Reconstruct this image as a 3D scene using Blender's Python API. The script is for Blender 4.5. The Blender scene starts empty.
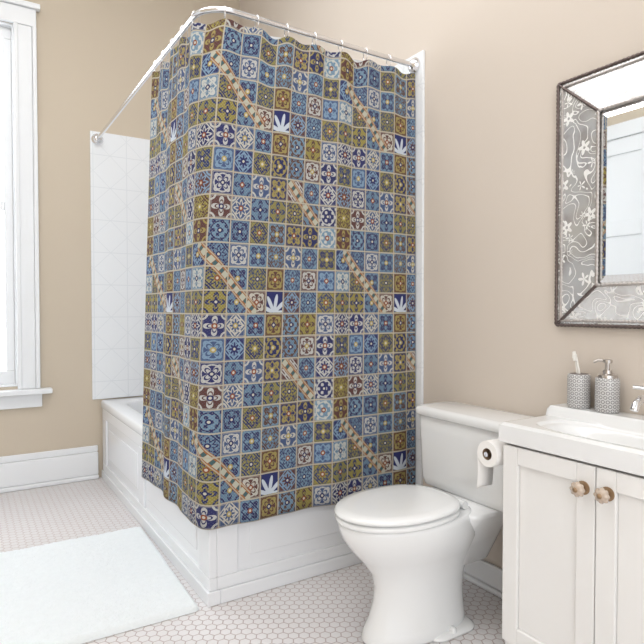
import bpy, bmesh, math, random
from mathutils import Vector, Matrix
random.seed(4)
scene = bpy.context.scene
H = 1.05
XB = 1.66      # right wall plane
YA = 3.732     # far wall plane
XL = -1.35
ZC = 3.4

def lin(c):
    c = c/255.0
    return c/12.92 if c <= 0.04045 else ((c+0.055)/1.055)**2.4
def rgb(r, g, b):
    return (lin(r), lin(g), lin(b), 1.0)

# ------------------------------------------------------------ node helpers
class E:
    def __init__(s, nt, sock): s.nt = nt; s.s = sock
    def _m(s, op, o=None, o2=None, clamp=False):
        n = s.nt.nodes.new('ShaderNodeMath'); n.operation = op; n.use_clamp = clamp
        s.nt.links.new(s.s, n.inputs[0])
        for i, v in ((1, o), (2, o2)):
            if v is None: continue
            if isinstance(v, E): s.nt.links.new(v.s, n.inputs[i])
            else: n.inputs[i].default_value = v
        return E(s.nt, n.outputs[0])
    def __add__(s, o): return s._m('ADD', o)
    def __sub__(s, o): return s._m('SUBTRACT', o)
    def __mul__(s, o): return s._m('MULTIPLY', o)
    def __truediv__(s, o): return s._m('DIVIDE', o)
    def lt(s, o): return s._m('LESS_THAN', o)
    def gt(s, o): return s._m('GREATER_THAN', o)
    def abs(s): return s._m('ABSOLUTE')
    def floor(s): return s._m('FLOOR')
    def mod(s, o): return s._m('FLOORED_MODULO', o)
    def cos(s): return s._m('COSINE')
    def sin(s): return s._m('SINE')
    def sqrt(s): return s._m('SQRT')
    def max(s, o): return s._m('MAXIMUM', o)
    def min(s, o): return s._m('MINIMUM', o)
    def inv(s): return (s*-1.0)+1.0
    def sel(s, a, b):  # s ? a : b
        return s*a + s.inv()*b

def newmat(name):
    m = bpy.data.materials.new(name); m.use_nodes = True
    nt = m.node_tree; b = nt.nodes['Principled BSDF']
    return m, nt, b

def pmat(name, col, rough=0.5, metal=0.0, coat=0.0, noise=0.0, nscale=8.0, bump=0.0, bscale=60.0, spec=0.5, sheen=0.0):
    m, nt, b = newmat(name)
    b.inputs['Base Color'].default_value = col
    b.inputs['Roughness'].default_value = rough
    b.inputs['Metallic'].default_value = metal
    b.inputs['Coat Weight'].default_value = coat
    b.inputs['Specular IOR Level'].default_value = spec
    b.inputs['Sheen Weight'].default_value = sheen
    tc = nt.nodes.new('ShaderNodeTexCoord')
    n = nt.nodes.new('ShaderNodeTexNoise'); n.inputs['Scale'].default_value = nscale
    n.inputs['Detail'].default_value = 3
    nt.links.new(tc.outputs['Object'], n.inputs['Vector'])
    mx = nt.nodes.new('ShaderNodeMix'); mx.data_type = 'RGBA'
    k = 1.0-max(noise, 0.01)
    mx.inputs[6].default_value = col
    mx.inputs[7].default_value = (col[0]*k, col[1]*k, col[2]*k, 1)
    nt.links.new(n.outputs['Fac'], mx.inputs[0])
    nt.links.new(mx.outputs[2], b.inputs['Base Color'])
    if bump > 0:
        n2 = nt.nodes.new('ShaderNodeTexNoise'); n2.inputs['Scale'].default_value = bscale
        n2.inputs['Detail'].default_value = 4
        nt.links.new(tc.outputs['Object'], n2.inputs['Vector'])
        bp = nt.nodes.new('ShaderNodeBump'); bp.inputs['Strength'].default_value = bump
        bp.inputs['Distance'].default_value = 0.01
        nt.links.new(n2.outputs['Fac'], bp.inputs['Height'])
        nt.links.new(bp.outputs['Normal'], b.inputs['Normal'])
    return m

def mixc(nt, fac, a, b):
    mx = nt.nodes.new('ShaderNodeMix'); mx.data_type = 'RGBA'
    if isinstance(fac, E): nt.links.new(fac.s, mx.inputs[0])
    else: mx.inputs[0].default_value = fac
    for i, v in ((6, a), (7, b)):
        if isinstance(v, tuple): mx.inputs[i].default_value = v
        else: nt.links.new(v, mx.inputs[i])
    return mx.outputs[2]

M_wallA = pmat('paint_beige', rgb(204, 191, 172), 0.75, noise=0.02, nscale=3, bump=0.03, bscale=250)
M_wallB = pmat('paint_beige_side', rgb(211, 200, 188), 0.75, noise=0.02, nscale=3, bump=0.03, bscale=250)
M_ceil = pmat('ceiling_paint', rgb(240, 240, 238), 0.9)
M_trim = pmat('white_trim_paint', rgb(236, 238, 240), 0.35, noise=0.01)
M_porc = pmat('porcelain', rgb(237, 238, 238), 0.12, coat=0.5, noise=0.01)
M_acr = pmat('tub_acrylic', rgb(236, 238, 241), 0.25, coat=0.2, noise=0.01)
M_cab = pmat('cabinet_paint', rgb(238, 237, 235), 0.4, noise=0.01)
M_chrome = pmat('chrome', (0.82, 0.82, 0.84, 1), 0.15, metal=1.0)
M_nickel = pmat('brushed_nickel', (0.55, 0.52, 0.50, 1), 0.28, metal=1.0)
M_brass = pmat('antique_brass', rgb(170, 142, 112), 0.35, metal=0.8, noise=0.3, nscale=90)
M_knob = pmat('knob_crystal', rgb(204, 184, 165), 0.15, coat=1.0, noise=0.25, nscale=60)
M_liner = pmat('liner_fabric', rgb(238, 239, 240), 0.8, noise=0.02)
M_paper = pmat('toilet_paper', rgb(245, 243, 240), 0.95, bump=0.1, bscale=200)
M_card = pmat('cardboard', rgb(150, 125, 100), 0.9)
M_rug = pmat('plush_bathmat', rgb(238, 243, 245), 0.95, noise=0.08, nscale=40, bump=0.5, bscale=180, sheen=0.3)
M_dark = pmat('tarnished_bead', rgb(128, 114, 110), 0.35, metal=0.7, noise=0.6, nscale=60)
M_mirror = pmat('mirror_silver', (0.88, 0.90, 0.90, 1), 0.02, metal=1.0)
M_brush = pmat('brush_plastic', rgb(240, 238, 232), 0.4)

# hex floor
def hexmat():
    m, nt, b = newmat('hex_tile_floor')
    tc = nt.nodes.new('ShaderNodeTexCoord')
    sp = nt.nodes.new('ShaderNodeSeparateXYZ'); nt.links.new(tc.outputs['Object'], sp.inputs[0])
    S = 0.034
    x = E(nt, sp.outputs[1])/S+200.0; y = E(nt, sp.outputs[0])/S+200.0
    R3 = math.sqrt(3)
    ax = x.mod(1.0)-0.5; ay = y.mod(R3)-R3/2
    bx = (x-0.5).mod(1.0)-0.5; by = (y-R3/2).mod(R3)-R3/2
    da = ax*ax+ay*ay; db = bx*bx+by*by
    c = da.lt(db)
    gx = c.sel(ax, bx).abs(); gy = c.sel(ay, by).abs()
    d = gx.max(gx*0.5+gy*(R3/2))
    mr = nt.nodes.new('ShaderNodeMapRange'); mr.inputs[1].default_value = 0.425; mr.inputs[2].default_value = 0.465
    nt.links.new(d.s, mr.inputs[0])
    g = E(nt, mr.outputs[0])
    n = nt.nodes.new('ShaderNodeTexNoise'); n.inputs['Scale'].default_value = 3; nt.links.new(tc.outputs['Object'], n.inputs['Vector'])
    tile = mixc(nt, E(nt, n.outputs['Fac']), rgb(229, 227, 227), rgb(221, 218, 218))
    col = mixc(nt, g, tile, rgb(176, 163, 160))
    nt.links.new(col, b.inputs['Base Color'])
    rr = g*0.5+0.25; nt.links.new(rr.s, b.inputs['Roughness'])
    bp = nt.nodes.new('ShaderNodeBump'); bp.inputs['Strength'].default_value = 0.3; bp.inputs['Distance'].default_value = 0.002
    nt.links.new(g.inv().s, bp.inputs['Height']); nt.links.new(bp.outputs['Normal'], b.inputs['Normal'])
    return m
M_hex = hexmat()

# surround tile with embossed diamonds
def tilemat():
    m, nt, b = newmat('diamond_surround_tile')
    tc = nt.nodes.new('ShaderNodeTexCoord')
    sp = nt.nodes.new('ShaderNodeSeparateXYZ'); nt.links.new(tc.outputs['Object'], sp.inputs[0])
    S = 0.2
    h = (E(nt, sp.outputs[0])+E(nt, sp.outputs[1]))/S+50.0
    z = E(nt, sp.outputs[2])/S+50.0
    fx = h.mod(1.0)-0.5; fz = z.mod(1.0)-0.5
    e = fx.abs().max(fz.abs())
    line = e.gt(0.488)
    d = (fx.abs()+fz.abs()-0.5).abs()
    dl = d.lt(0.013)
    mask = (line*0.8).max(dl*0.7)
    col = mixc(nt, mask, rgb(236, 239, 242), rgb(223, 227, 231))
    nt.links.new(col, b.inputs['Base Color']); b.inputs['Roughness'].default_value = 0.25
    bp = nt.nodes.new('ShaderNodeBump'); bp.inputs['Strength'].default_value = 0.12; bp.inputs['Distance'].default_value = 0.002
    nt.links.new(mask.inv().s, bp.inputs['Height']); nt.links.new(bp.outputs['Normal'], b.inputs['Normal'])
    return m
M_tile = tilemat()

# talavera curtain
def ramp(nt, fac, stops):
    r = nt.nodes.new('ShaderNodeValToRGB'); r.color_ramp.interpolation = 'CONSTANT'
    cr = r.color_ramp
    cr.elements[0].position = 0; cr.elements[0].color = stops[0][1]
    cr.elements[1].position = stops[1][0]; cr.elements[1].color = stops[1][1]
    for p, c in stops[2:]:
        e = cr.elements.new(p); e.color = c
    nt.links.new(fac.s, r.inputs[0])
    return r.outputs[0]

def curtainmat():
    m, nt, b = newmat('talavera_fabric')
    uvn = nt.nodes.new('ShaderNodeUVMap'); uvn.uv_map = 'UVMap'
    sp = nt.nodes.new('ShaderNodeSeparateXYZ'); nt.links.new(uvn.outputs[0], sp.inputs[0])
    S = 0.083
    U = E(nt, sp.outputs[0])/S+64.0; V = E(nt, sp.outputs[1])/S+64.0
    iu = U.floor(); iv = V.floor()
    x = U-iu-0.5; y = V-iv-0.5
    cb = nt.nodes.new('ShaderNodeCombineXYZ')
    nt.links.new((iu.mod(8.0)+31.5).s, cb.inputs[0]); nt.links.new((iv.mod(8.0)+7.5).s, cb.inputs[1])
    wn = nt.nodes.new('ShaderNodeTexWhiteNoise'); wn.noise_dimensions = '2D'
    nt.links.new(cb.outputs[0], wn.inputs['Vector'])
    sc = nt.nodes.new('ShaderNodeSeparateColor'); nt.links.new(wn.outputs['Color'], sc.inputs[0])
    Bv = E(nt, sc.outputs[1]); C = E(nt, sc.outputs[2])
    lat = (iu*3.0+iv*5.0+(E(nt, sc.outputs[0])*2.99).floor()).mod(8.0)
    A = (lat+0.5)/8.0
    r = (x*x+y*y).sqrt()
    th = y._m('ARCTAN2', x)
    ax = x.abs(); ay = y.abs(); dm = ax+ay; mxx = ax.max(ay)
    c2 = (th*2.0).cos().abs(); s2 = (th*2.0).sin().abs()
    p4 = r.lt(c2*0.42)*(r-c2*0.26).abs().gt(0.03)
    p4d = r.lt(s2*0.50)*(r-s2*0.30).abs().gt(0.035)
    p8 = (r-((th*8.0).cos()*0.08+0.27)).abs().lt(0.05)
    ring = (r-0.38).abs().lt(0.03)
    cor = ((ax-0.5)*(ax-0.5)+(ay-0.5)*(ay-0.5)).sqrt()
    corm = (cor-0.22).abs().lt(0.04)
    dia = (dm-0.40).abs().lt(0.04)
    dia2 = (dm-0.56).abs().lt(0.035)
    scroll = ((x*17.0).sin()*(y*17.0).cos()).gt(0.3)
    m1 = p4.max(corm)
    m2 = p4d.max(dia)
    m3 = p8.max(corm).max(dia2)
    m4 = ring.max(p4d)
    m5 = dia2.max(dia).max(p8)
    m6 = scroll.max(ring)
    t = Bv*6.0
    mk = t.lt(1.1).sel(m1, t.lt(2.2).sel(m2, t.lt(3.3).sel(m3, t.lt(4.2).sel(m4, t.lt(5.1).sel(m5, m6)))))
    navy = rgb(46, 49, 90)
    bg = ramp(nt, A, [(0, navy), (0.125, rgb(106, 134, 156)), (0.25, rgb(140, 129, 66)), (0.375, rgb(50, 52, 96)),
                      (0.5, rgb(96, 123, 147)), (0.625, rgb(128, 121, 70)), (0.75, rgb(92, 62, 56)), (0.875, rgb(72, 88, 122))])
    fgd = ramp(nt, C, [(0, rgb(182, 182, 178)), (0.35, rgb(152, 138, 82)), (0.55, rgb(122, 148, 172)), (0.78, rgb(186, 183, 172))])
    fgl = ramp(nt, C, [(0, rgb(46, 50, 90)), (0.40, rgb(84, 60, 56)), (0.55, rgb(184, 186, 182)), (0.75, rgb(50, 60, 98))])
    dark = A.lt(0.125).max(A.gt(0.375)*A.lt(0.5)).max(A.gt(0.75))
    fg = mixc(nt, dark, fgl, fgd)
    col = mixc(nt, mk, bg, fg)
    fine = (((x*46.0).sin()*(y*46.0).sin()).gt(0.45))
    col = mixc(nt, fine*0.35, col, mixc(nt, dark, rgb(172, 170, 158), rgb(96, 102, 122)))
    ctr = r.lt(0.12); ctr2 = r.lt(0.06)
    cc = ramp(nt, E(nt, wn.outputs['Value']), [(0, rgb(132, 76, 54)), (0.35, rgb(166, 150, 90)), (0.65, rgb(46, 48, 90))])
    col = mixc(nt, ctr, col, cc)
    col = mixc(nt, ctr2, col, rgb(190, 186, 172))
    small = cor.lt(0.09)
    col = mixc(nt, small, col, cc)
    inner = (mxx-0.435).abs().lt(0.012)
    col = mixc(nt, inner*0.5, col, fg)
    # ribbons running diagonally across groups of tiles
    U8 = U.mod(8.0); V8 = V.mod(8.0)
    for (cx, cy, L) in ((2.0, 2.5, 1.5), (6.0, 6.0, 1.0)):
        dx = U8-cx; dy = V8-cy
        q = (dx+dy)
        inb = dx.abs().lt(L)*dy.abs().lt(L)
        bnd = inb*q.abs().lt(0.34)
        col = mixc(nt, bnd, col, rgb(152, 100, 62))
        edge = bnd*(q.abs()-0.27).abs().lt(0.035)
        col = mixc(nt, edge, col, rgb(168, 160, 140))
        dots = bnd*((dx-dy)*5.0).sin().abs().gt(0.6)*q.abs().lt(0.18)
        col = mixc(nt, dots, col, rgb(176, 176, 160))
        dots = bnd*((dx-dy)*5.0).cos().abs().gt(0.85)*q.abs().lt(0.14)
        col = mixc(nt, dots, col, rgb(70, 96, 100))
    # leaf fan
    dx = U8-4.5; dy = V8-1.05
    rr = (dx*dx+dy*dy).sqrt(); tt = dy._m('ARCTAN2', dx)
    fan = rr.lt((tt*9.0).cos()*0.28+0.54)*dy.gt(0.0)*dx.abs().lt(0.46)
    inf = dx.abs().lt(0.46)*dy.gt(0.0)*dy.lt(0.92)
    col = mixc(nt, inf, col, rgb(50, 54, 100))
    col = mixc(nt, fan, col, rgb(190, 198, 208))
    grout = mxx.gt(0.468)
    col = mixc(nt, grout, col, rgb(174, 167, 151))
    nt.links.new(col, b.inputs['Base Color'])
    b.inputs['Roughness'].default_value = 0.85
    b.inputs['Specular IOR Level'].default_value = 0.15
    return m
M_curt = curtainmat()

# etched antique mirror glass
def etchmat():
    m, nt, b = newmat('etched_antique_glass')
    tc = nt.nodes.new('ShaderNodeTexCoord')
    n = nt.nodes.new('ShaderNodeTexNoise'); n.inputs['Scale'].default_value = 12; n.inputs['Distortion'].default_value = 1.2
    n.inputs['Detail'].default_value = 0.3
    nt.links.new(tc.outputs['Object'], n.inputs['Vector'])
    f = E(nt, n.outputs['Fac'])
    swirl = ((f*40.0).sin()).gt(0.88)
    v = nt.nodes.new('ShaderNodeTexVoronoi'); v.inputs['Scale'].default_value = 15
    nt.links.new(tc.outputs['Object'], v.inputs['Vector'])
    vd = E(nt, v.outputs['Distance'])
    sub = nt.nodes.new('ShaderNodeVectorMath'); sub.operation = 'SUBTRACT'
    nt.links.new(tc.outputs['Object'], sub.inputs[0]); nt.links.new(v.outputs['Position'], sub.inputs[1])
    sp = nt.nodes.new('ShaderNodeSeparateXYZ'); nt.links.new(sub.outputs[0], sp.inputs[0])
    ang = E(nt, sp.outputs[2])._m('ARCTAN2', E(nt, sp.outputs[1]))
    fl = vd.lt((ang*5.0).cos()*0.10+0.26)*vd.gt(0.08)
    mk = swirl.max(fl)
    n3 = nt.nodes.new('ShaderNodeTexNoise'); n3.inputs['Scale'].default_value = 12; n3.inputs['Detail'].default_value = 6
    nt.links.new(tc.outputs['Object'], n3.inputs['Vector'])
    tarn = (E(nt, n3.outputs['Fac'])-0.52)*3.0
    tarn = tarn._m('ADD', 0.0, clamp=True)
    base = mixc(nt, tarn, rgb(226, 226, 225), rgb(150, 138, 132))
    col = mixc(nt, mk, base, rgb(242, 242, 240))
    nt.links.new(col, b.inputs['Base Color'])
    mt = mk*-0.45+0.55; nt.links.new(mt.s, b.inputs['Metallic'])
    ro = mk*0.35+0.14; nt.links.new(ro.s, b.inputs['Roughness'])
    return m
M_etch = etchmat()

def scalemat():
    m, nt, b = newmat('scalloped_ceramic')
    tc = nt.nodes.new('ShaderNodeTexCoord')
    sp = nt.nodes.new('ShaderNodeSeparateXYZ'); nt.links.new(tc.outputs['Object'], sp.inputs[0])
    th = E(nt, sp.outputs[1])._m('ARCTAN2', E(nt, sp.outputs[0]))
    u = th*(16/6.28318)+40.0; v = E(nt, sp.outputs[2])/0.013+40.0
    row = v.floor().mod(2.0)*0.5
    fx = (u+row).mod(1.0)-0.5; fy = v.mod(1.0)-0.5
    d = (fx*fx+fy*fy).sqrt()
    mk = (d-0.34).abs().lt(0.09)
    col = mixc(nt, mk, rgb(206, 205, 204), rgb(134, 132, 132))
    nt.links.new(col, b.inputs['Base Color']); b.inputs['Roughness'].default_value = 0.25
    return m
M_scal = scalemat()

# ------------------------------------------------------------ mesh helpers
def mkobj(name, bm, mat=None, smooth=False, bevel=0.0, segs=2, subd=0):
    me = bpy.data.meshes.new(name); bmesh.ops.recalc_face_normals(bm, faces=bm.faces); bm.to_mesh(me); bm.free()
    o = bpy.data.objects.new(name, me); scene.collection.objects.link(o)
    if mat: me.materials.append(mat)
    if smooth:
        for p in me.polygons: p.use_smooth = True
    if bevel > 0:
        md = o.modifiers.new('bev', 'BEVEL'); md.width = bevel; md.segments = segs; md.limit_method = 'ANGLE'
    if subd:
        md = o.modifiers.new('sub', 'SUBSURF'); md.levels = subd; md.render_levels = subd
    return o
def addbox(bm, x0, x1, y0, y1, z0, z1):
    vs = [bm.verts.new((x, y, z)) for x in (x0, x1) for y in (y0, y1) for z in (z0, z1)]
    for f in ((0, 1, 3, 2), (4, 6, 7, 5), (0, 4, 5, 1), (2, 3, 7, 6), (0, 2, 6, 4), (1, 5, 7, 3)):
        bm.faces.new([vs[i] for i in f])
def boxes(name, lst, mat, bevel=0.0, segs=2):
    bm = bmesh.new()
    for b in lst: addbox(bm, *b)
    return mkobj(name, bm, mat, bevel=bevel, segs=segs)
def loft(name, rings, mat, cap0=True, cap1=True, smooth=True, subd=0, bevel=0):
    bm = bmesh.new(); R = []
    for r in rings: R.append([bm.verts.new(p) for p in r])
    n = len(R[0])
    for a, b in zip(R[:-1], R[1:]):
        for i in range(n):
            bm.faces.new((a[i], a[(i+1) % n], b[(i+1) % n], b[i]))
    if cap0: bm.faces.new(R[0][::-1])
    if cap1: bm.faces.new(R[-1])
    return mkobj(name, bm, mat, smooth=smooth, subd=subd, bevel=bevel)
def lathe(name, prof, mat, seg=32, origin=(0, 0, 0), axis='Z', cap0=True, cap1=True):
    rings = []
    for r, z in prof:
        ring = []
        for i in range(seg):
            a = 2*math.pi*i/seg
            p = (r*math.cos(a), r*math.sin(a), z)
            if axis == 'X': p = (p[2], p[0], p[1])
            if axis == 'Y': p = (p[0], p[2], p[1])
            ring.append(p)
        rings.append(ring)
    o = loft(name, rings, mat, cap0, cap1)
    o.location = origin
    md = o.modifiers.new('es', 'EDGE_SPLIT'); md.split_angle = math.radians(50)
    return o
def rrect(cx, cy, hx, hy, r, z, k=8):
    pts = []
    for sx, sy, a0 in ((1, 1, 0), (-1, 1, 90), (-1, -1, 180), (1, -1, 270)):
        for i in range(k+1):
            a = math.radians(a0+90*i/k)
            pts.append((cx+sx*(hx-r)+r*math.cos(a), cy+sy*(hy-r)+r*math.sin(a), z))
    return pts
def tube(name, pts, rad, mat, cyclic=False, res=8):
    cu = bpy.data.curves.new(name, 'CURVE'); cu.dimensions = '3D'; cu.bevel_depth = rad; cu.bevel_resolution = res//2; cu.use_fill_caps = True
    s = cu.splines.new('POLY'); s.points.add(len(pts)-1)
    for i, p in enumerate(pts): s.points[i].co = (*p, 1)
    s.use_cyclic_u = cyclic
    o = bpy.data.objects.new(name, cu); scene.collection.objects.link(o); cu.materials.append(mat)
    dg = bpy.context.evaluated_depsgraph_get()
    me = bpy.data.meshes.new_from_object(o.evaluated_get(dg))
    o2 = bpy.data.objects.new(name, me); scene.collection.objects.link(o2)
    for p in me.polygons: p.use_smooth = True
    bpy.data.objects.remove(o)
    if not me.materials: me.materials.append(mat)
    o2.name = name
    return o2
def group(name, parts, loc=(0, 0, 0)):
    e = bpy.data.objects.new(name, None); scene.collection.objects.link(e); e.location = loc
    e.empty_display_size = 0.1
    bpy.context.view_layer.update()
    for p in parts:
        p.parent = e; p.matrix_parent_inverse = e.matrix_world.inverted()
    return e

# ------------------------------------------------------------ room
boxes('floor', [(XL, XB, -1.6, YA, -0.05, 0.0)], M_hex)
boxes('ceiling', [(XL, XB, -1.6, YA, ZC, ZC+0.05)], M_ceil)
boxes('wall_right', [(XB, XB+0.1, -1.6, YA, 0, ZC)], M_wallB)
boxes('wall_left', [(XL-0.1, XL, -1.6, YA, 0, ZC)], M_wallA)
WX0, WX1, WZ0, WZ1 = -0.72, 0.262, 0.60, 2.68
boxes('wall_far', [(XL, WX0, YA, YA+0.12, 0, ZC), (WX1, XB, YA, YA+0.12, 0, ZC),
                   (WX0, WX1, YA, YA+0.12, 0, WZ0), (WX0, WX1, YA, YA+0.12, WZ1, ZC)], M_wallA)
def baseboard(name, lst, mat=M_trim): return boxes(name, lst, mat, bevel=0.006)
baseboard('baseboard_far', [(XL+0.001, 0.695, YA-0.022, YA-0.0005, 0.026, 0.165), (XL+0.001, 0.695, YA-0.013, YA-0.0005, 0.1655, 0.205), (XL+0.001, 0.695, YA-0.034, YA-0.0005, 0.0005, 0.0255)])
baseboard('baseboard_right', [(XB-0.018, XB-0.0005, 1.165, 1.82, 0.021, 0.10), (XB-0.028, XB-0.0005, 1.165, 1.82, 0.0005, 0.02)])
baseboard('baseboard_left', [(XL+0.0005, XL+0.02, -1.6, 2.28, 0, 0.19), (XL+0.0005, XL+0.02, 3.52, YA-0.04, 0, 0.19)])

# window
g = M_trim
parts = []
e_ = 0.0006
parts.append(boxes('casing', [(WX1+e_, 0.352, YA-0.022, YA-e_, 0.586, WZ1-e_), (0.3525, 0.375, YA-0.034, YA-e_, 0.586, WZ1-e_), (WX1-0.004, 0.280, YA-0.030, YA-e_, 0.586, WZ1-e_),
                              (WX0-0.075, WX0-e_, YA-0.022, YA-e_, 0.586, WZ1-e_), (WX0-0.10, WX0-0.0755, YA-0.034, YA-e_, 0.586, WZ1-e_),
                              (WX0-0.10, 0.375, YA-0.026, YA-e_, WZ1, WZ1+0.0995), (WX0-0.12, 0.395, YA-0.045, YA-e_, WZ1+0.10, WZ1+0.13)], g, bevel=0.004))
parts.append(boxes('sill', [(WX0-0.15, 0.435, YA-0.07, YA-e_, 0.555, 0.585), (WX0+e_, WX1-e_, YA, YA+0.05, 0.6005, 0.612), (WX0-0.10, 0.385, YA-0.022, YA-e_, 0.475, 0.5545)], g, bevel=0.005))
parts.append(boxes('jamb', [(WX1-0.012, WX1-e_, YA+e_, YA+0.119, WZ0+0.013, WZ1-0.013), (WX0+e_, WX0+0.012, YA+e_, YA+0.119, WZ0+0.013, WZ1-0.013), (WX0+e_, WX1-e_, YA+e_, YA+0.119, WZ1-0.012, WZ1-e_)], g))
sx0, sx1 = WX0+0.0125, WX1-0.0125
parts.append(boxes('sash', [(sx1-0.045, sx1, YA+0.04, YA+0.075, 0.69, WZ1-0.075), (sx0, sx0+0.045, YA+0.04, YA+0.075, 0.69, WZ1-0.075),
                            (sx0, sx1, YA+0.04, YA+0.075, 0.613, 0.6895), (sx0, sx1, YA+0.04, YA+0.075, WZ1-0.0745, WZ1-0.0125), (sx0+0.0455, sx1-0.0455, YA+0.035, YA+0.08, 1.62, 1.67)], g, bevel=0.003))
mg, nt, b = newmat('window_glass')
b.inputs['Base Color'].default_value = (0.95, 0.97, 1, 1); b.inputs['Roughness'].default_value = 0.0; b.inputs['Transmission Weight'].default_value = 1.0; b.inputs['IOR'].default_value = 1.01
parts.append(boxes('glass', [(sx0+0.02, sx1-0.02, YA+0.055, YA+0.058, 0.65, WZ1-0.04)], mg))
group('window_1', parts, (-0.2, YA, 1.6))

# door on the left wall (seen only in the mirror)
dp = []
dy0, dy1, dz1 = 2.38, 3.42, 2.45
dp.append(boxes('door_casing', [(XL+e_, XL+0.03, dy0-0.09, dy0, 0.0005, dz1), (XL+e_, XL+0.03, dy1, dy1+0.09, 0.0005, dz1), (XL+e_, XL+0.035, dy0-0.10, dy1+0.10, dz1+e_, dz1+0.12)], M_trim, bevel=0.004))
fr = []
st = 0.12
fr += [(XL+e_, XL+0.022, dy0+e_, dy0+st, 0.005, dz1-e_), (XL+e_, XL+0.022, dy1-st, dy1-e_, 0.005, dz1-e_)]
for a, bb in ((0.005, 0.24), (0.95, 1.07), (1.65, 1.77), (2.32, 2.445)): fr.append((XL+e_, XL+0.022, dy0+st+e_, dy1-st-e_, a, bb))
for a, bb in ((0.24, 0.95), (1.07, 1.65), (1.77, 2.32)): fr.append((XL+e_, XL+0.010, dy0+st+e_, dy1-st-e_, a+e_, bb-e_))
dp.append(boxes('door_leaf', fr, M_trim, bevel=0.003))
dp.append(lathe('door_handle', [(0.025, 0.0), (0.025, 0.006), (0.010, 0.01), (0.010, 0.04), (0.027, 0.05), (0.027, 0.065), (0.012, 0.075)], M_nickel, 24, origin=(XL+0.022, dy0+0.06, 1.0), axis='X'))
group('door_1', dp, (XL, (dy0+dy1)/2, 1.2))

# tile surround (thin slabs on both walls)
parts = [boxes('far_panel', [(0.665, XB-0.0005, YA-0.012, YA-0.0005, 0.49, 2.14)], M_tile, bevel=0.003),
         boxes('side_panel', [(XB-0.012, XB-0.0005, 1.825, YA-0.0125, 0.49, 2.14), (XB-0.012, XB-0.0005, 1.825, 1.885, 0.0005, 0.4895)], M_tile, bevel=0.002)]
group('trim_1', parts, (1.2, YA, 1.2))

# ------------------------------------------------------------ bathtub
TX0, TX1, TY0, TY1 = 0.713, XB-0.014, 1.888, YA-0.014
cx, cy = (TX0+TX1)/2, (TY0+TY1)/2; hx, hy = (TX1-TX0)/2, (TY1-TY0)/2
rings = []
for off, z in ((-0.018, 0.002), (-0.018, 0.43), (-0.004, 0.437), (0, 0.445), (0, 0.475), (-0.004, 0.483), (-0.010, 0.486)):
    rings.append(rrect(cx, cy, hx+off, hy+off, 0.012, z))
for off, z, r in ((-0.085, 0.486, 0.16), (-0.10, 0.480, 0.17), (-0.115, 0.45, 0.17), (-0.135, 0.30, 0.17), (-0.16, 0.16, 0.17), (-0.20, 0.11, 0.15), (-0.26, 0.10, 0.12)):
    rings.append(rrect(cx, cy, hx+off, hy+off, r, z))
body = loft('basin', rings, M_acr)
md = body.modifiers.new('es', 'EDGE_SPLIT'); md.split_angle = math.radians(40)
xf = TX0+0.018; yf = TY0+0.018; d = 0.010
ap = [(TX0, xf+0.03, TY0, TY1, 0.0005, 0.050), (xf+0.0305, TX1, TY0, yf+0.004, 0.0005, 0.050)]
xa, xb_ = xf-d, xf+0.02
ap.append((xa, xb_, yf-d, TY1-0.002, 0.0505, 0.095)); ap.append((xa, xb_, yf-d, TY1-0.002, 0.375, 0.434))
for (a, bb) in ((yf-d, TY0+0.11), (TY0+0.87, TY0+0.96), (TY1-0.10, TY1-0.002)):
    ap.append((xa, xb_, a, bb, 0.0955, 0.3745))
ya, yb = yf-d, yf+0.004
ap.append((xb_+0.0003, TX1-0.003, ya, yb, 0.0505, 0.095)); ap.append((xb_+0.0003, TX1-0.003, ya, yb, 0.375, 0.434))
for (a, bb) in ((xb_+0.0003, xf+0.10), (TX1-0.10, TX1-0.003)):
    ap.append((a, bb, ya, yb, 0.0955, 0.3745))
apron = boxes('apron_frame', ap, M_acr, bevel=0.003)
pn = [(xf-0.005, xf+0.004, TY0+0.16, TY0+0.82, 0.145, 0.325), (xf-0.005, xf+0.004, TY0+1.01, TY1-0.15, 0.145, 0.325), (xf+0.15, TX1-0.15, yf-0.005, yf+0.004, 0.145, 0.325)]
panels = boxes('apron_panels', pn, M_acr, bevel=0.004)
group('bathtub', [body, apron, panels], (cx, cy, 0))

# ------------------------------------------------------------ shower rod, curtain, liner
RX, RY, RZ = 0.705, 1.875, 2.090
YS = YA-0.014; XS = XB-0.014
import bisect
class Path:
    def __init__(s, R):
        P = []
        for i in range(40):
            t = i/39; P.append((RX, YS+(RY+R-YS)*t))
        for i in range(1, 16):
            a = math.pi+math.pi/2*i/16
            P.append((RX+R+R*math.cos(a), RY+R+R*math.sin(a)))
        for i in range(30):
            t = i/29; P.append((RX+R+(XS-RX-R)*t, RY))
        s.P = [Vector(p) for p in P]
        s.L = [0.0]
        for a, b2 in zip(s.P[:-1], s.P[1:]): s.L.append(s.L[-1]+(b2-a).length)
        s.T = s.L[-1]
    def at(s, q):
        q = max(0, min(s.T-1e-6, q))
        i = min(bisect.bisect_right(s.L, q)-1, len(s.P)-2)
        t = (q-s.L[i])/(s.L[i+1]-s.L[i]); return s.P[i].lerp(s.P[i+1], t), (s.P[i+1]-s.P[i]).normalized()
    def nrm(s, q, w=0.03):
        a, _ = s.at(q-w); b2, _ = s.at(q+w); d = (b2-a).normalized()
        return Vector((d.y, -d.x))
PR = Path(0.11); PSH = Path(0.03)
rod = tube('rail', [(p.x, p.y, RZ) for p in PR.P], 0.0105, M_chrome)
fl1 = lathe('flange_far', [(0.034, 0), (0.034, -0.008), (0.024, -0.02), (0.014, -0.03)], M_chrome, origin=(RX, YA-0.0125, RZ), axis='Y')
fl2 = lathe('flange_side', [(0.034, 0), (0.034, -0.008), (0.024, -0.02), (0.014, -0.03)], M_chrome, origin=(XB-0.0125, RY, RZ), axis='X')

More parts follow.
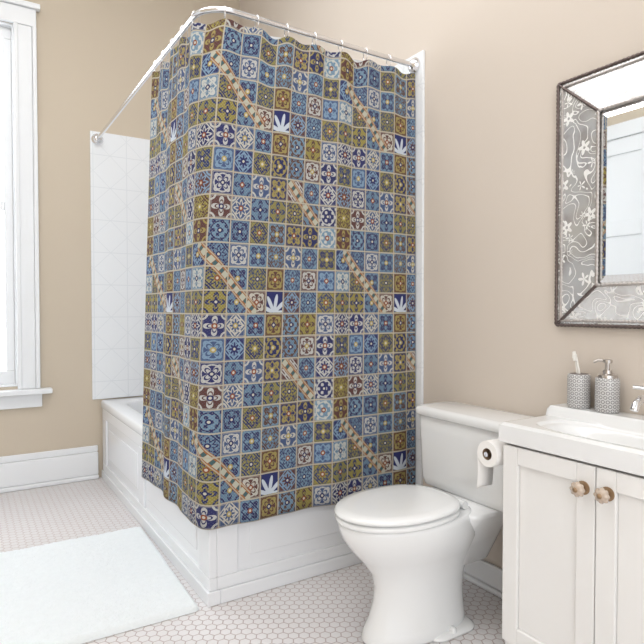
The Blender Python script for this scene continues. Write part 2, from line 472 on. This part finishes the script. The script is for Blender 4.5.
def wave(c):
    return (math.sin(c*2*math.pi*5.5+0.6)*0.5+math.sin(c*2*math.pi*9.3+1.9)*0.3+math.sin(c*2*math.pi*2.2+2.5)*0.3)
NH = 12
Y0T, Y0B = 2.45, 2.62
def curtain(name, zt, zb, mat, out, amp0, amp1, flare, y0t, y0b, scall, pin, nu=480, nv=70, seed=0.0):
    bm = bmesh.new(); uvl = bm.loops.layers.uv.new('UVMap')
    grid = []
    for j in range(nv+1):
        tv = (j/nv)**1.35
        row = []
        y0 = y0t+(y0b-y0t)*(tv**0.7)
        k = min(1, tv*1.3)
        c0 = (y0-RY-0.01)/((y0-RY)+(XS-RX))
        for i in range(nu+1):
            c = i/nu
            qs = []
            for P in (PR, PSH):
                s0 = YS-y0; s = s0+(P.T-0.004-s0)*c
                p, _ = P.at(s); qs.append((p, P.nrm(s)))
            p = qs[0][0].lerp(qs[1][0], k); n = qs[0][1].lerp(qs[1][1], k).normalized()
            f = amp0+(amp1-amp0)*tv
            ph = c*NH
            damp = 1-0.85*math.exp(-((c-c0)/0.05)**2)
            pinch = math.cos(ph*2*math.pi)*pin*(1-tv)**7
            edge = min(1.0, (1-c)/0.06)
            q = p+n*(out+flare*tv+f*damp*wave(c+seed+0.01*math.sin(tv*3))*min(1, 0.4+tv)*edge+pinch*edge)
            z = zt+(zb-zt)*tv
            irr = 0.65+0.5*math.sin(math.floor(ph)*2.3+seed*9)
            z -= scall*irr*(math.sin(ph*math.pi)**2)*(1-tv)**8
            row.append((bm.verts.new((min(q.x, XB-0.016), q.y, z)), c, tv))
        grid.append(row)
    W = 1.80
    for j in range(nv):
        for i in range(nu):
            q4 = (grid[j][i], grid[j][i+1], grid[j+1][i+1], grid[j+1][i])
            f = bm.faces.new([a[0] for a in q4])
            for lp, a in zip(f.loops, q4):
                lp[uvl].uv = (a[1]*W, (zt-zb)*(1-a[2]))
    return mkobj(name, bm, mat, smooth=True)
cur = curtain('shower_curtain', 2.054, 0.286, M_curt, 0.006, 0.009, 0.013, 0.012, Y0T, Y0B, 0.018, 0.006)
md = cur.modifiers.new('sol', 'SOLIDIFY'); md.thickness = 0.0015
lin_o = curtain('shower_liner', 2.058, 0.52, M_liner, -0.022, 0.004, 0.006, -0.09, Y0T+0.03, Y0T+0.02, 0.010, 0.003, nu=240, nv=30, seed=0.3)
ringparts = []
for k in range(NH+1):
    s0 = YS-Y0T; s = s0+(PR.T-0.02-s0)*(k/NH)+(0.012 if k == 0 else 0)
    p, d_ = PR.at(s); n = PR.nrm(s)
    pts = []
    for i in range(24):
        a = 2*math.pi*i/24
        pts.append((p.x+n.x*0.0150*math.cos(a), p.y+n.y*0.0150*math.cos(a), RZ-0.012+0.025*math.sin(a)))
    ringparts.append(tube('ring_%d' % k, pts, 0.0016, M_chrome, cyclic=True))
group('shower_curtain_rod', [rod, fl1, fl2]+ringparts, (RX, RY, RZ))

# ------------------------------------------------------------ toilet
TYc = 1.415
def egg(xf_, xb_, hw, z, n=48, pw=2.0, backp=2.6):
    pts = []; xm = xf_+(xb_-xf_)*0.52
    for i in range(n):
        a = 2*math.pi*i/n; ca, sa = math.cos(a), math.sin(a)
        if ca < 0:
            p = pw; L = xm-xf_
        else:
            p = backp; L = xb_-xm
        e = 2.0/p
        X = xm+L*math.copysign(abs(ca)**e, ca); Y = hw*math.copysign(abs(sa)**e, sa)
        pts.append((X, TYc+Y, z))
    return pts
rings = [egg(*a) for a in (
    (1.050, 1.44, 0.100, 0.0005), (1.045, 1.44, 0.103, 0.012), (1.055, 1.44, 0.099, 0.035), (1.072, 1.44, 0.088, 0.07), (1.088, 1.44, 0.082, 0.12),
    (1.092, 1.445, 0.083, 0.17), (1.078, 1.46, 0.093, 0.215), (1.042, 1.47, 0.114, 0.262), (1.002, 1.475, 0.136, 0.305), (0.976, 1.465, 0.148, 0.345),
    (0.966, 1.45, 0.153, 0.375), (0.968, 1.44, 0.152, 0.388), (0.980, 1.43, 0.143, 0.392))]
bowl = loft('bowl', rings, M_porc)
seat = loft('seat', [egg(0.968, 1.375, 0.149, 0.390), egg(0.959, 1.38, 0.157, 0.395), egg(0.958, 1.38, 0.158, 0.403), egg(0.963, 1.377, 0.154, 0.408)], M_porc)
lid = loft('lid', [egg(0.964, 1.378, 0.153, 0.4125), egg(0.956, 1.38, 0.159, 0.416), egg(0.955, 1.38, 0.160, 0.423), egg(0.963, 1.375, 0.153, 0.430),
                   egg(0.993, 1.355, 0.128, 0.4335), egg(1.06, 1.30, 0.07, 0.435)], M_porc)
deck = loft('tank_deck', [rrect(1.45, TYc, 0.09, 0.080, 0.05, 0.20), rrect(1.475, TYc, 0.120, 0.110, 0.05, 0.32), rrect(1.495, TYc, 0.138, 0.15, 0.05, 0.37), rrect(1.495, TYc, 0.138, 0.152, 0.05, 0.388)], M_porc)
def rb(name, cx, cy, dims, mat):
    return loft(name, [rrect(cx, cy, a, b2, r, z) for a, b2, r, z in dims], mat)
TXc = 1.552; TKY = 1.425
tank = rb('tank', TXc, TKY, [(0.070, 0.185, 0.03, 0.385), (0.082, 0.205, 0.035, 0.392), (0.088, 0.213, 0.035, 0.42), (0.092, 0.222, 0.035, 0.60), (0.093, 0.224, 0.035, 0.652)], M_porc)
tlid = rb('tank_lid', TXc-0.002, TKY, [(0.096, 0.228, 0.035, 0.650), (0.103, 0.235, 0.038, 0.654), (0.104, 0.237, 0.04, 0.672), (0.100, 0.233, 0.04, 0.681), (0.085, 0.218, 0.035, 0.685)], M_porc)
hg = [lathe('hinge_%d' % i, [(0.013, -0.02), (0.013, 0.02)], M_porc, 16, origin=(1.385, TYc+s*0.075, 0.406), axis='Y') for i, s in enumerate((-1, 1))]
caps = [lathe('bolt_cap_%d' % i, [(0.013, 0.010), (0.012, 0.022), (0.006, 0.028)], M_porc, 16, origin=(1.32, TYc+s*0.105, 0.0)) for i, s in enumerate((-1, 1))]
foot = loft('foot', [rrect(1.33, TYc, 0.10, 0.122, 0.05, 0.001), rrect(1.33, TYc, 0.10, 0.122, 0.05, 0.009), rrect(1.33, TYc, 0.09, 0.105, 0.05, 0.016)], M_porc)
group('toilet', [bowl, seat, lid, deck, tank, tlid, foot]+hg+caps, (1.3, TYc, 0))

# ------------------------------------------------------------ vanity
VX0 = 1.375; VY0, VY1 = 0.56, 1.148; CT = 0.713
cab = boxes('cabinet', [(VX0, XB-0.002, VY0, VY1, 0.0005, 0.655)], M_cab, bevel=0.002)
doors = []; ym = 0.851
for nm, y0, y1 in (('door_panel_a', ym+0.0015, VY1-0.003), ('door_panel_b', VY0+0.003, ym-0.0015)):
    z0, z1 = 0.06, 0.648; w = 0.052; xo = VX0-0.018; q = 0.0003
    doors.append(boxes(nm, [(xo, VX0-q, y0, y0+w, z0, z1), (xo, VX0-q, y1-w, y1, z0, z1), (xo, VX0-q, y0+w+q, y1-w-q, z0, z0+w), (xo, VX0-q, y0+w+q, y1-w-q, z1-w, z1),
                            (VX0-0.008, VX0-q, y0+w+q, y1-w-q, z0+w+q, z1-w-q)], M_cab, bevel=0.0025))
knobs = []
for i, (ky, kz) in enumerate(((0.884, 0.586), (0.818, 0.588))):
    knobs.append(lathe('knob_base_%d' % i, [(0.018, 0), (0.018, -0.003), (0.007, -0.007), (0.006, -0.018)], M_brass, 20, origin=(VX0-0.018, ky, kz), axis='X'))
    rings = []
    for r, x in ((0.008, -0.016), (0.017, -0.019), (0.0195, -0.025), (0.017, -0.032), (0.008, -0.036)):
        rings.append([(x, r*(1+0.08*math.cos(8*t*2*math.pi/48))*math.cos(t*2*math.pi/48), r*(1+0.08*math.cos(8*t*2*math.pi/48))*math.sin(t*2*math.pi/48)) for t in range(48)])
    k = loft('knob_%d' % i, rings, M_knob); k.location = (VX0-0.018, ky, kz); knobs.append(k)
    knobs.append(lathe('knob_pin_%d' % i, [(0.007, -0.035), (0.006, -0.039), (0.002, -0.041)], M_brass, 16, origin=(VX0-0.018, ky, kz), axis='X'))
X0, X1, Y0, Y1 = 1.352, XB-0.002, VY0-0.012, 1.158
bm = bmesh.new(); nx, ny = 90, 140
bcx, bcy, bhx, bhy = 1.475, 0.845, 0.092, 0.235
def sm(a, b, t):
    t = max(0, min(1, (t-a)/(b-a))); return t*t*(3-2*t)
def hz(x, y):
    q = (abs((x-bcx)/bhx)**3.2+abs((y-bcy)/bhy)**3.2)**(1/3.2)
    z = CT
    z += 0.030*sm(1.568, 1.584, x)
    z -= 0.085*sm(1.0, 0.45, q) + 0.008*sm(1.05, 0.99, q)
    e = min(x-X0, Y1-y, y-Y0)
    z -= 0.008*(1-sm(0, 0.010, e))
    return z
G = [[bm.verts.new((X0+(X1-X0)*i/nx, Y0+(Y1-Y0)*j/ny, hz(X0+(X1-X0)*i/nx, Y0+(Y1-Y0)*j/ny))) for j in range(ny+1)] for i in range(nx+1)]
for i in range(nx):
    for j in range(ny): bm.faces.new((G[i][j], G[i+1][j], G[i+1][j+1], G[i][j+1]))
bd = [G[i][0] for i in range(nx+1)]+[G[nx][j] for j in range(1, ny+1)]+[G[i][ny] for i in range(nx-1, -1, -1)]+[G[0][j] for j in range(ny-1, 0, -1)]
low = [bm.verts.new((v.co.x, v.co.y, 0.6555)) for v in bd]
for i in range(len(bd)): bm.faces.new((bd[i], bd[(i+1) % len(bd)], low[(i+1) % len(bd)], low[i]))
top = mkobj('sink_top', bm, M_porc, smooth=True)
md = top.modifiers.new('es', 'EDGE_SPLIT'); md.split_angle = math.radians(55)
FY = 0.845; FZ = CT+0.030
fx = 1.622
fa = [lathe('faucet_base', [(0.024, 0), (0.024, 0.006), (0.018, 0.012), (0.016, 0.06), (0.019, 0.066), (0.017, 0.078)], M_chrome, origin=(fx, FY, FZ))]
fa.append(tube('faucet_spout', [(fx, FY, FZ+0.045), (fx-0.03, FY, FZ+0.060), (fx-0.07, FY, FZ+0.062), (fx-0.095, FY, FZ+0.050), (fx-0.102, FY, FZ+0.034)], 0.0105, M_chrome))
fa.append(tube('faucet_lever', [(fx, FY, FZ+0.078), (fx-0.01, FY+0.012, FZ+0.085), (fx-0.030, FY+0.045, FZ+0.088)], 0.006, M_chrome))
group('bathroom_vanity', [cab, top]+doors+knobs+fa, (1.5, 0.85, 0))

# toilet paper
rx0, rx1, ry, rz = 1.350, 1.420, 1.200, 0.606
RO = 0.040
paper = []
n = 40; prof = [(0.018, rx0), (RO-0.001, rx0), (RO, rx0+0.002), (RO, rx1-0.002), (RO-0.001, rx1), (0.018, rx1)]
rings = [[(x, ry+r*math.cos(2*math.pi*i/n), rz+r*math.sin(2*math.pi*i/n)) for i in range(n)] for r, x in prof]
paper.append(loft('roll', rings, M_paper, False, False))
paper[-1].modifiers.new('es', 'EDGE_SPLIT').split_angle = math.radians(50)
rings = [[(x, ry+0.0178*math.cos(2*math.pi*i/n), rz+0.0178*math.sin(2*math.pi*i/n)) for i in range(n)] for x in (rx0-0.0005, rx1+0.0005)]
paper.append(loft('core', rings, M_card, False, False))
bm = bmesh.new(); prev = None
for i in range(12):
    z = rz-0.115*i/11; yy = ry+RO+0.0005-0.004*math.sin(i*0.3)
    a, b2 = bm.verts.new((rx0, yy, z)), bm.verts.new((rx1, yy, z))
    if prev: bm.faces.new((prev[0], prev[1], b2, a))
    prev = (a, b2)
sh = mkobj('hanging_sheet', bm, M_paper, smooth=True); sh.modifiers.new('s', 'SOLIDIFY').thickness = 0.0008
paper.append(sh)
paper.append(tube('spindle', [(rx0-0.006, ry, rz), (rx1+0.008, ry, rz)], 0.008, M_chrome))
paper.append(tube('holder_arm', [(rx1+0.006, ry+0.004, rz), (rx1+0.008, ry-0.008, rz), (rx1+0.008, VY1+0.004, rz)], 0.005, M_chrome))
paper.append(lathe('holder_plate', [(0.018, 0.0005), (0.018, 0.005), (0.010, 0.008)], M_chrome, origin=(rx1, VY1, rz), axis='Y'))
group('toilet_paper_holder', paper, (rx1, ry, rz))

# soap dispenser + toothbrush holder
ZL = CT+0.031
def vase(name, r, h):
    return lathe(name, [(r*0.93, 0), (r, 0.004), (r, h-0.006), (r*0.93, h-0.001), (r*0.86, h)], M_scal, 40)
sx = 1.621
tb = vase('cup', 0.0335, 0.104)
mouth_shade = lathe('mouth_shade_disc', [(0.0265, 0.1043), (0.0265, 0.1052)], M_dark, 32)  # dark disc on the closed cup, colour standing in for a shaded opening
br = []
for i, (a, t) in enumerate(((0.9, 0.35), (0.5, 0.62))):
    dx, dy = -0.2*t, t*0.9*math.copysign(1, a)
    p0 = Vector((0, 0.0-0.012*i, 0.06)); p1 = p0+Vector((dx*0.4, dy*0.35, 1)).normalized()*(0.110-0.006*i)
    h1 = tube('toothbrush_handle_%d' % i, [p0, p0.lerp(p1, 0.6), p1], 0.003, M_brush)
    bx = boxes('toothbrush_head_%d' % i, [(p1.x-0.009, p1.x, p1.y-0.0045, p1.y+0.0045, p1.z-0.018, p1.z+0.004)], M_brush, bevel=0.002)
    br += [h1, bx]
for o in [tb, mouth_shade]+br: o.location = Vector(o.location)+Vector((sx, 1.075, ZL))
group('toothbrush_holder', [tb, mouth_shade]+br, (sx, 1.075, ZL))
sd = vase('bottle', 0.0340, 0.102)
col = lathe('pump_collar', [(0.027, 0.102), (0.025, 0.110), (0.013, 0.114), (0.012, 0.124), (0.006, 0.126), (0.006, 0.145), (0.013, 0.146), (0.013, 0.155), (0.004, 0.157)], M_nickel, 24)
sp = tube('pump_spout', [(0, 0, 0.151), (-0.012, 0.022, 0.152), (-0.016, 0.034, 0.146)], 0.0042, M_nickel)
for o in (sd, col, sp): o.location = Vector(o.location)+Vector((sx, 0.982, ZL))
group('soap_dispenser', [sd, col, sp], (sx, 0.982, ZL))

# ------------------------------------------------------------ mirror
MY0, MY1, MZ0, MZ1 = 0.50, 1.174, 0.998, 1.778
xo = XB-0.012; xi = XB-0.038
fw = 0.155
def quad(name, pts, mat, th=0.004):
    bm = bmesh.new(); bm.faces.new([bm.verts.new(p) for p in pts]); o = mkobj(name, bm, mat)
    md = o.modifiers.new('s', 'SOLIDIFY'); md.thickness = th; md.offset = 0
    return o
O = [(MY0, MZ0), (MY1, MZ0), (MY1, MZ1), (MY0, MZ1)]
I = [(MY0+fw, MZ0+fw*0.80), (MY1-fw, MZ0+fw*0.80), (MY1-fw, MZ1-fw*0.86), (MY0+fw, MZ1-fw*0.86)]
mp = []
for i in range(4):
    j = (i+1) % 4
    mp.append(quad('etched_panel_%d' % i, [(xo, *O[i]), (xo, *O[j]), (xi, *I[j]), (xi, *I[i])], M_etch))
M_bead2 = pmat('silver_bead', rgb(205, 198, 194), 0.3, metal=0.6, noise=0.45, nscale=50)
def bead(name, a, b2, r, mat=M_dark):
    a, b2 = Vector(a), Vector(b2); L = (b2-a).length; n = max(4, int(L/(r*2.2)))
    rings = []
    q = (b2-a).to_track_quat('Z', 'Y')
    for i in range(n*4+1):
        t = i/(n*4); rr = r*(0.70+0.30*abs(math.sin(t*n*math.pi)))
        c = a.lerp(b2, t)
        rings.append([tuple(c+q@Vector((rr*math.cos(u*math.pi/4), rr*math.sin(u*math.pi/4), 0))) for u in range(8)])
    return loft(name, rings, mat)
for i in range(4):
    j = (i+1) % 4
    mp.append(bead('outer_bead_%d' % i, (xo-0.004, *O[i]), (xo-0.004, *O[j]), 0.006, M_dark))
    ox = [(O[i][0]+(I[i][0]-O[i][0])*0.12, O[i][1]+(I[i][1]-O[i][1])*0.12), (O[j][0]+(I[j][0]-O[j][0])*0.12, O[j][1]+(I[j][1]-O[j][1])*0.12)]
    mp.append(bead('trim_bead_%d' % i, (xo-0.007, *ox[0]), (xo-0.007, *ox[1]), 0.005, M_bead2))
    mp.append(bead('inner_bead_%d' % i, (xi-0.003, *I[i]), (xi-0.003, *I[j]), 0.006, M_bead2))
    mp.append(bead('mitre_bead_%d' % i, (xo-0.004, *O[i]), (xi-0.004, *I[i]), 0.0055, M_dark))
gi = 0.028
J = [(I[0][0]+gi, I[0][1]+gi), (I[1][0]-gi, I[1][1]+gi), (I[2][0]-gi, I[2][1]-gi), (I[3][0]+gi, I[3][1]-gi)]
xg = xi+0.002; xgb = xi-0.002
for i in range(4):
    j = (i+1) % 4
    mp.append(quad('glass_bevel_%d' % i, [(xg+0.003, *I[i]), (xg+0.003, *I[j]), (xgb, *J[j]), (xgb, *J[i])], M_mirror, 0.001))
mp.append(quad('glass', [(xgb, *J[0]), (xgb, *J[1]), (xgb, *J[2]), (xgb, *J[3])], M_mirror, 0.001))
mp.append(boxes('backing', [(XB-0.010, XB-0.0005, MY0+0.005, MY1-0.005, MZ0+0.005, MZ1-0.005)], M_dark))
group('wall_mirror', mp, (XB-0.02, (MY0+MY1)/2, (MZ0+MZ1)/2))

# ------------------------------------------------------------ bath mat
from mathutils import noise as mn
bm = bmesh.new(); nx, ny = 260, 190
hx_, hy_, rr_ = 0.66, 0.430, 0.022
Gt = []
def inside(x, y):
    dx = max(abs(x)-(hx_-rr_), 0); dy = max(abs(y)-(hy_-rr_), 0)
    return rr_-math.hypot(dx, dy)
for i in range(nx+1):
    row = []
    for j in range(ny+1):
        u = -1+2*i/nx; v = -1+2*j/ny
        x, y = u*hx_, v*hy_
        ex, ey = abs(x)-(hx_-rr_), abs(y)-(hy_-rr_)
        if ex > 0 and ey > 0:
            m_ = max(ex, ey); L = math.hypot(ex, ey)
            k = m_/L; ex *= k; ey *= k
            x = math.copysign(hx_-rr_+ex, x); y = math.copysign(hy_-rr_+ey, y)
        dd = max(0, min(rr_, inside(x, y)))
        h = 0.020*min(1, (dd/0.014))**0.5 if dd < 0.014 else 0.020
        h += (mn.noise(Vector((x*9, y*9, 0)))*0.003+mn.noise(Vector((x*90, y*90, 3)))*0.0022+random.uniform(-0.0007, 0.0007))*min(1, dd/0.01)
        row.append(bm.verts.new((x, y, max(0.0015, h))))
    Gt.append(row)
for i in range(nx):
    for j in range(ny): bm.faces.new((Gt[i][j], Gt[i+1][j], Gt[i+1][j+1], Gt[i][j+1]))
rug = mkobj('bath_mat', bm, M_rug, smooth=True)
rug.location = (0.036, 2.330, 0.0); rug.rotation_euler = (0, 0, math.radians(-1.5))

# ------------------------------------------------------------ lights / world
w = bpy.data.worlds.new('World'); scene.world = w; w.use_nodes = True
bg = w.node_tree.nodes['Background']; bg.inputs[0].default_value = (0.94, 0.97, 1.0, 1); bg.inputs[1].default_value = 1.3
def area(name, loc, tgt, size, power, col=(1, 1, 1), sy=None):
    l = bpy.data.lights.new(name, 'AREA'); l.energy = power; l.size = size; l.color = col
    if sy: l.shape = 'RECTANGLE'; l.size_y = sy
    o = bpy.data.objects.new(name, l); scene.collection.objects.link(o); o.location = loc
    o.rotation_euler = (Vector(tgt)-Vector(loc)).to_track_quat('-Z', 'Y').to_euler(); return o
area('overhead_fill', (0.2, 1.6, 3.35), (0.2, 1.6, 0), 1.8, 36, (0.99, 0.99, 1.0))  # broad fill lamp added under the ceiling, without a fixture
area('rear_fill', (-0.5, -1.3, 1.9), (0.9, 2.0, 0.9), 2.0, 29, (0.99, 0.99, 1.0))  # soft fill lamp added behind the camera, no doorway there
area('window_light', (-0.22, YA+0.35, 1.7), (0.2, 1.5, 0.9), 1.0, 40, (0.93, 0.97, 1), 2.4)

cam = bpy.data.cameras.new('Camera'); co = bpy.data.objects.new('Camera', cam); scene.collection.objects.link(co)
co.location = (0, 0, H); cam.sensor_width = 36; cam.lens = 570/644*36; cam.clip_start = 0.05
co.rotation_euler = (math.radians(90)-math.atan(13/570), 0, -math.atan(358/570))
scene.camera = co
scene.view_settings.view_transform = 'Standard'
